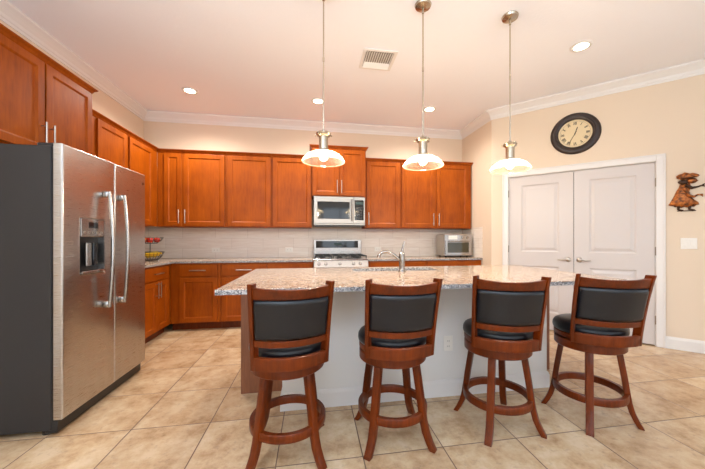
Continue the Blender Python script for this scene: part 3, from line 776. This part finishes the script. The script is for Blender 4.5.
hand('minute_hand', 208, .125, .03, .006, -.0095); hand('hour_hand', 18, .078, .02, .009, -.0080)
link('center_pin', lathe(B(), [(0, -.013), (.007, -.012), (.007, -.0065), (0, -.0065)], 16, (0, 0, 0), 'y'), 'ink', ck)

# ---------------------------------------------------------------- copper girl figure (relief plaque), local x along wall, z up
sxc, syc = on(1.972)
fg = thing('wall_sculpture', 'copper-coloured figure of a child in bonnet and dress hung above the light switch', 'wall sculpture', (sxc, syc, 1.70), -PI/4)
def blob(bm, outline, y0, y1, bulge=.010):
    """outline (x,z) in the figure's plane, domed toward the room"""
    n = len(outline); cx_ = sum(p[0] for p in outline)/n; cz_ = sum(p[1] for p in outline)/n; prev = None; rings = []
    for sc, y in ((1, y1), (1, y0), (.86, y0-bulge*.55), (.6, y0-bulge*.85), (.3, y0-bulge)):
        rings.append([bm.verts.new((cx_+(x-cx_)*sc, y, cz_+(z-cz_)*sc)) for x, z in outline])
    for a, c in zip(rings, rings[1:]):
        for j in range(n): bm.faces.new((a[j], a[(j+1) % n], c[(j+1) % n], c[j]))
    bm.faces.new(rings[0]); bm.faces.new(rings[-1])
Y_ = -.010
b_ = B(); blob(b_, [(-.048, .092), (-.060, .05), (-.078, .015), (-.092, -.03), (-.112, -.075), (-.128, -.112), (-.138, -.130), (-.120, -.142), (-.100, -.140), (-.088, -.158), (-.062, -.150), (-.042, -.168), (-.015, -.156), (.008, -.168), (.032, -.156), (.056, -.160), (.074, -.142), (.094, -.138), (.088, -.112), (.058, -.085), (.036, -.055), (.022, -.02), (.020, .02), (.034, .05), (.026, .092)], Y_, -.002, .026); link('dress', b_, 'bronze', fg, smooth=60)
b_ = B()
for f_ in range(7):
    e_ = -.112+f_*.030
    tube(b_, [(-.026+f_*.005, Y_-.022, -.035), (-.050+f_*.016, Y_-.018, -.085), (e_, Y_-.004, -.142)], [.002, .0042, .0055], 6)
tube(b_, [(-.066, Y_-.012, -.004), (-.035, Y_-.024, -.016), (.0, Y_-.026, -.014), (.020, Y_-.012, -.006)], .005, 6)
link('dress_fold', b_, 'bronze_dark', fg, smooth=60)
b_ = B(); blob(b_, [(.026, -.060), (.046, -.085), (.030, -.115), (-.004, -.122), (-.036, -.108), (-.040, -.078), (-.012, -.058)], Y_-.016, -.006, .012); link('apron', b_, 'bronze', fg, smooth=60)
b_ = B(); blob(b_, [(-.020, .130), (-.048, .138), (-.072, .152), (-.078, .176), (-.060, .194), (-.036, .198), (-.018, .212), (.006, .206), (.022, .196), (.044, .200), (.066, .192), (.086, .182), (.096, .166), (.080, .152), (.050, .146), (.020, .138)], Y_-.006, -.004, .022)
for q in ((-.050, .160), (-.020, .175), (.015, .168), (.050, .170)): tube(b_, [(q[0]-.012, Y_-.022, q[1]-.012), (q[0]+.002, Y_-.029, q[1]+.004), (q[0]+.014, Y_-.024, q[1]+.016)], [.003, .006, .003], 6)
link('bonnet', b_, 'bronze', fg, smooth=60)
b_ = B(); tube(b_, [(-.070, Y_-.014, .158), (-.030, Y_-.026, .146), (.020, Y_-.026, .148), (.070, Y_-.016, .156)], [.004, .006, .006, .004], 6); link('bonnet_band', b_, 'bronze_dark', fg, smooth=60)
b_ = B(); blob(b_, [(.004, .100), (.000, .128), (.020, .142), (.056, .144), (.072, .136), (.076, .124), (.088, .116), (.078, .108), (.066, .094), (.036, .088)], Y_-.004, -.004, .018); link('head', b_, 'bronze', fg, smooth=60)
b_ = B(); blob(b_, [(-.068, .106), (-.056, .128), (-.026, .136), (.006, .124), (.012, .104), (-.002, .084), (-.036, .080)], Y_-.008, -.004, .014); link('hair', b_, 'bronze_dark', fg, smooth=60)
b_ = B(); tube(b_, [(-.012, Y_-.014, .070), (.038, Y_-.012, .040), (.080, Y_-.012, .048), (.112, Y_-.012, .062)], [.020, .015, .009, .006], 10)
for q in (-.016, -.005, .006, .016): tube(b_, [(.106, Y_-.012, .060), (.130, Y_-.012, .062+q)], [.0055, .0035], 6)
link('arm', b_, 'bronze_dark', fg, smooth=60)
b_ = B(); tube(b_, [(-.020, Y_-.018, .040), (.010, Y_-.028, -.040), (.050, Y_-.022, -.056), (.080, Y_-.014, -.034), (.100, Y_-.012, -.032)], [.020, .017, .012, .008, .006], 10)
for q in (-.014, -.004, .006, .014): tube(b_, [(.096, Y_-.012, -.032), (.118, Y_-.012, -.044+q)], [.0055, .0035], 6)
link('arm', b_, 'bronze', fg, smooth=60)
b_ = B()
for x in (-.060, .024): tube(b_, [(x, Y_, -.150), (x-.002, Y_, -.184), (x+.022, Y_-.003, -.196), (x+.036, Y_-.004, -.195)], [.014, .011, .012, .008], 8)
tube(b_, [(-.070, Y_, -.200), (.070, Y_, -.200)], .005, 6)
link('leg', b_, 'bronze_dark', fg, smooth=60)

# ---------------------------------------------------------------- ceiling vent and downlights
vt = thing('ceiling_vent', 'square white air vent in the ceiling between the pendants', 'vent', (.663, 3.065, CEIL), PI)
b_ = B(); a, c = .172, .140
for q in ((-a, a, -a, -c), (-a, a, c, a), (-a, -c, -c, c), (c, a, -c, c)): box(b_, q[0], q[1], q[2], q[3], -.012, -.001, .003)
link('frame', b_, 'white_trim', vt)
link('duct_opening', box(B(), -c, c, -c, c, -.0035, -.001), 'duct', vt)
for k in range(12):
    x = -c+.012+k*.0232; Mx = Matrix.Translation((x, .045, -.011)) @ Matrix.Rotation(.7, 4, 'Y')
    link('louver', box(B(), -.0085, .0085, -.088, .088, -.0008, .0008, mat4=Mx), 'white_trim', vt)
for k in range(4):
    y = -c+.012+k*.022; Mx = Matrix.Translation((0, y, -.011)) @ Matrix.Rotation(.75, 4, 'X')
    link('louver', box(B(), -c+.005, c-.005, -.013, .013, -.0008, .0008, mat4=Mx), 'white_trim', vt)
names = ['leftmost recessed ceiling light above the corner cabinets', 'recessed ceiling light seen beside the left pendant rod', 'recessed ceiling light seen beside the middle pendant rod', 'largest recessed ceiling light, at the upper right above the clock wall']
def can(x, y, label):
    t = thing('ceiling_light', label, 'ceiling light', (x, y, CEIL), 0, 'recessed ceiling lights')
    link('trim_ring', lathe(B(), [(.062, -.001), (.062, -.008), (.072, -.012), (.088, -.007), (.092, -.001)], 36, closed=True), 'white_trim', t, smooth=50)
    link('lens', lathe(B(), [(0, -.006), (.061, -.006), (.061, -.002), (0, -.002)], 36), 'can_glow', t); return t
for k in range(4): can(*CANS[k], names[k])
for k in range(4, len(CANS)): can(*CANS[k], 'recessed ceiling light added as unseen fill behind the viewer')

# ---------------------------------------------------------------- pendants
def pendant(x, y, label):
    t = thing('pendant_light', label, 'pendant light', (x, y, CEIL), 0, 'pendant lights over the island')
    link('canopy', lathe(B(), [(0, -.001), (.062, -.001), (.066, -.008), (.060, -.022), (.030, -.030), (.012, -.034), (0, -.034)], 32), 'pend_metal', t, smooth=40)
    b_ = tube(B(), [(0, 0, -.034), (0, 0, -1.045)], .0055, 10); tube(b_, [(0, 0, -.036), (0, 0, -.075)], .009, 10); tube(b_, [(0, 0, -.50), (0, 0, -.53)], .0075, 10); link('rod', b_, 'pend_metal', t, smooth=50)
    z = lambda q: q-CEIL
    link('socket_neck', lathe(B(), [(0, z(2.015)), (.010, z(2.013)), (.016, z(1.998)), (.030, z(1.994)), (.050, z(1.990)), (.056, z(1.982)), (.050, z(1.966)), (.036, z(1.960)), (.034, z(1.950)), (.034, z(1.868)), (.040, z(1.862)), (.042, z(1.8475)), (0, z(1.8475))], 32), 'pend_metal', t, smooth=35)
    for k in range(3):
        a = 2*PI*k/3+.5; ca, sa = math.cos(a), math.sin(a)
        link('thumbscrew', tube(B(), [(ca*.052, sa*.052, z(1.978)), (ca*.070, sa*.070, z(1.980))], [.005, .008], 8), 'pend_metal', t)
    out = [(.036, 1.849), (.065, 1.846), (.095, 1.837), (.122, 1.822), (.141, 1.803), (.152, 1.787), (.155, 1.778), (.157, 1.772)]
    pr = [(r, z(q)) for r, q in out]+[(.152, z(1.772))]+[(r-.004, z(q-.003)) for r, q in out[::-1][1:]]
    link('glass_shade', lathe(B(), pr, 48, closed=True), 'glass', t, smooth=60)
    link('glass_rim', lathe(B(), [(.1520, z(1.7700)), (.1585, z(1.7700)), (.1595, z(1.776)), (.1515, z(1.776))], 48, closed=True), 'glass', t, smooth=60)
    link('bulb', lathe(B(), [(0, z(1.780)), (.016, z(1.783)), (.027, z(1.794)), (.030, z(1.808)), (.026, z(1.824)), (.015, z(1.840)), (.013, z(1.847)), (0, z(1.847))], 20), 'bulb', t, smooth=180)
    l = bpy.data.lights.new('pendant_bulb_light', 'POINT'); l.energy = 24; l.color = (1, .87, .70); l.shadow_soft_size = .04
    o = bpy.data.objects.new('pendant_bulb_light', l); C.objects.link(o); o.parent = t; o.location = (0, 0, z(1.745))
    return t
pendant(.081, 2.287, 'leftmost glass pendant light over the island, left of the microwave')
pendant(.860, 2.287, 'middle glass pendant light over the island, above the faucet')
pendant(1.618, 2.287, 'rightmost glass pendant light over the island, in front of the pantry wall')

for k, (x, y) in enumerate(FILL_LAMPS):  # bodies for the added fill uplights, out of view
    t = thing('added_fill_lamp', 'added unseen torchiere, fill light shining at the ceiling, %s' % ('behind the refrigerator side' if k == 0 else 'towards the window side'), 'floor lamp', (x, y, 0))
    link('base', lathe(B(), [(0, 0), (.15, 0), (.15, .015), (.03, .03), (0, .03)], 32), 'pend_metal', t, smooth=40)
    link('pole', tube(B(), [(0, 0, .03), (0, 0, 1.68)], .012, 12), 'pend_metal', t, smooth=40)
    link('lamp_bowl', lathe(B(), [(0, 1.68), (.06, 1.69), (.14, 1.75), (.18, 1.81), (.175, 1.81), (.13, 1.755), (.05, 1.70), (0, 1.695)], 32), 'pend_metal', t, smooth=60)

# ---------------------------------------------------------------- bar stools
ZB, ZT = .545, .975
def backsurf(s, z, dr=0.0, wadd=0.0):
    t = max(0, (z-ZB)/(ZT-ZB)); w_ = .175+.010*t; sag = .064
    R = .250+.022*t+.080*t**1.6
    return Vector((s*(w_+wadd+dr*.6*abs(s)), -(R+dr-sag*s*s), z))
def band(z0f, z1f, th, s0=-1, s1=1, n=20, off=0, nv=3):
    b_ = B()
    def mp(s, t, d):
        ss = s0+(s+1)/2*(s1-s0); z = z0f(ss)+(z1f(ss)-z0f(ss))*t; return backsurf(ss, z, d)
    shell(b_, lambda s, t: mp(s, t, th/2+off), lambda s, t: mp(s, t, -th/2+off), n, nv); return b_
def stool(x, y, rot, swivel, label):
    T = thing('bar_stool', label, 'bar stool', (x, y, 0), rot, 'bar stools along the island')
    if stool.src is None:
        parts = []
        # legs: square section, straight above the ring, flaring to the foot
        for k in range(4):
            a = PI/4+k*PI/2; dr_ = Vector((math.cos(a), math.sin(a), 0)); tg = Vector((-dr_.y, dr_.x, 0))
            prof = [(.152, .500), (.168, .40), (.184, .30), (.195, .22), (.206, .15), (.221, .09), (.243, .04), (.266, .0)]
            b_ = B(); rings = []
            for q, (r, z) in enumerate(prof):
                hw_ = .021; th = .018-.002*(q/7)
                rings.append([b_.verts.new(dr_*(r+u*th)+tg*(v*hw_)+Vector((0, 0, z if z > 0 else 0))) for u, v in ((-1, -1), (1, -1), (1, 1), (-1, 1))])
            for A_, B_ in zip(rings, rings[1:]):
                for j in range(4): b_.faces.new((A_[j], A_[(j+1) % 4], B_[(j+1) % 4], B_[j]))
            b_.faces.new(rings[0]); b_.faces.new(rings[-1]); bevel_sharp(b_, .003, 2)
            parts.append((link('leg', b_, 'stool', T, smooth=30), 0))
        b_ = lathe(B(), [(.182, .160), (.208, .160), (.210, .165), (.210, .200), (.207, .205), (.184, .205), (.181, .200), (.181, .165)], 56, closed=True); parts.append((link('foot_ring', b_, 'stool', T, smooth=40), 0))
        b_ = lathe(B(), [(.150, .478), (.198, .478), (.203, .483), (.203, .529), (.198, .534), (.150, .534)], 56, closed=True); parts.append((link('seat_apron', b_, 'stool', T, smooth=40), 0))
        b_ = lathe(B(), [(0, .5342), (.165, .5342), (.165, .5438), (0, .5438)], 40); parts.append((link('swivel_plate', b_, 'black_plastic', T), 1))
        b_ = lathe(B(), [(0, .544), (.200, .544), (.204, .548), (.204, .572), (.200, .576), (0, .576)], 56); parts.append((link('seat_base', b_, 'stool', T, smooth=40), 1))
        b_ = lathe(B(), [(0, .5765), (.196, .5765), (.208, .584), (.212, .600), (.210, .620), (.200, .636), (.180, .646), (.12, .652), (0, .655)], 56); parts.append((link('seat_cushion', b_, 'leather', T, smooth=60), 1))
        # back: posts, low curved rail hugging the seat, middle rail, top rail and the pad between
        for sgn in (-1, 1):
            def f(s, t, d, sgn=sgn):
                z = .548+(.987-.548)*t; ss = sgn*(1.0+s*.048); v = backsurf(ss, z, d-.004)
                if t > .9: v.y -= .004*(t-.9)*10
                return v
            b_ = shell(B(), lambda s, t: f(s, t, .021), lambda s, t: f(s, t, -.021), 2, 14); bevel_sharp(b_, .003, 2)
            parts.append((link('back_post', b_, 'stool', T, smooth=40), 1))
        b_ = band(lambda s: .548, lambda s: .614, .024, -.96, .96, 24, off=.004); bevel_sharp(b_, .003, 2); parts.append((link('seat_rail', b_, 'stool', T, smooth=35), 1))
        b_ = band(lambda s: .668, lambda s: .703, .024, -.96, .96, 24); bevel_sharp(b_, .003, 2); parts.append((link('lower_back_rail', b_, 'stool', T, smooth=35), 1))
        b_ = band(lambda s: .910, lambda s: .959+.012*s*s, .024, -.96, .96, 24); bevel_sharp(b_, .003, 2); parts.append((link('top_rail', b_, 'stool', T, smooth=35), 1))
        def pad(s, t, sg):
            z = .7035+(.9095-.7035)*t; ss = s*.95; e_ = min(1, (1-abs(s))/.10); e2 = min(1, min(t, 1-t)/.14)
            th = .006+.016*math.sqrt(max(0, 1-(1-e_)**2))*math.sqrt(max(0, 1-(1-e2)**2)); return backsurf(ss, z, sg*th)
        b_ = shell(B(), lambda s, t: pad(s, t, 1), lambda s, t: pad(s, t, -1), 40, 18); parts.append((link('back_pad', b_, 'leather', T, smooth=60), 1))
        stool.src = parts
    else:
        for p, sw in stool.src:
            c_ = p.copy(); C.objects.link(c_); c_.parent = T; c_.rotation_euler = (0, 0, swivel if sw else 0)
        return T
    for p, sw in stool.src: p.rotation_euler = (0, 0, swivel if sw else 0)
    return T
stool.src = None
stool(-.136, 1.780, .0, math.radians(8), 'leftmost wooden bar stool with black cushion, turned toward the island corner')
stool(.484, 1.812, .0, math.radians(-3), 'second bar stool from the left, squarely in front of the faucet')
stool(1.188, 1.812, .03, math.radians(-21), 'third bar stool from the left, its back overlapping the far island edge')
stool(1.855, 1.785, .0, math.radians(-22), 'rightmost wooden bar stool, in front of the white pantry doors')
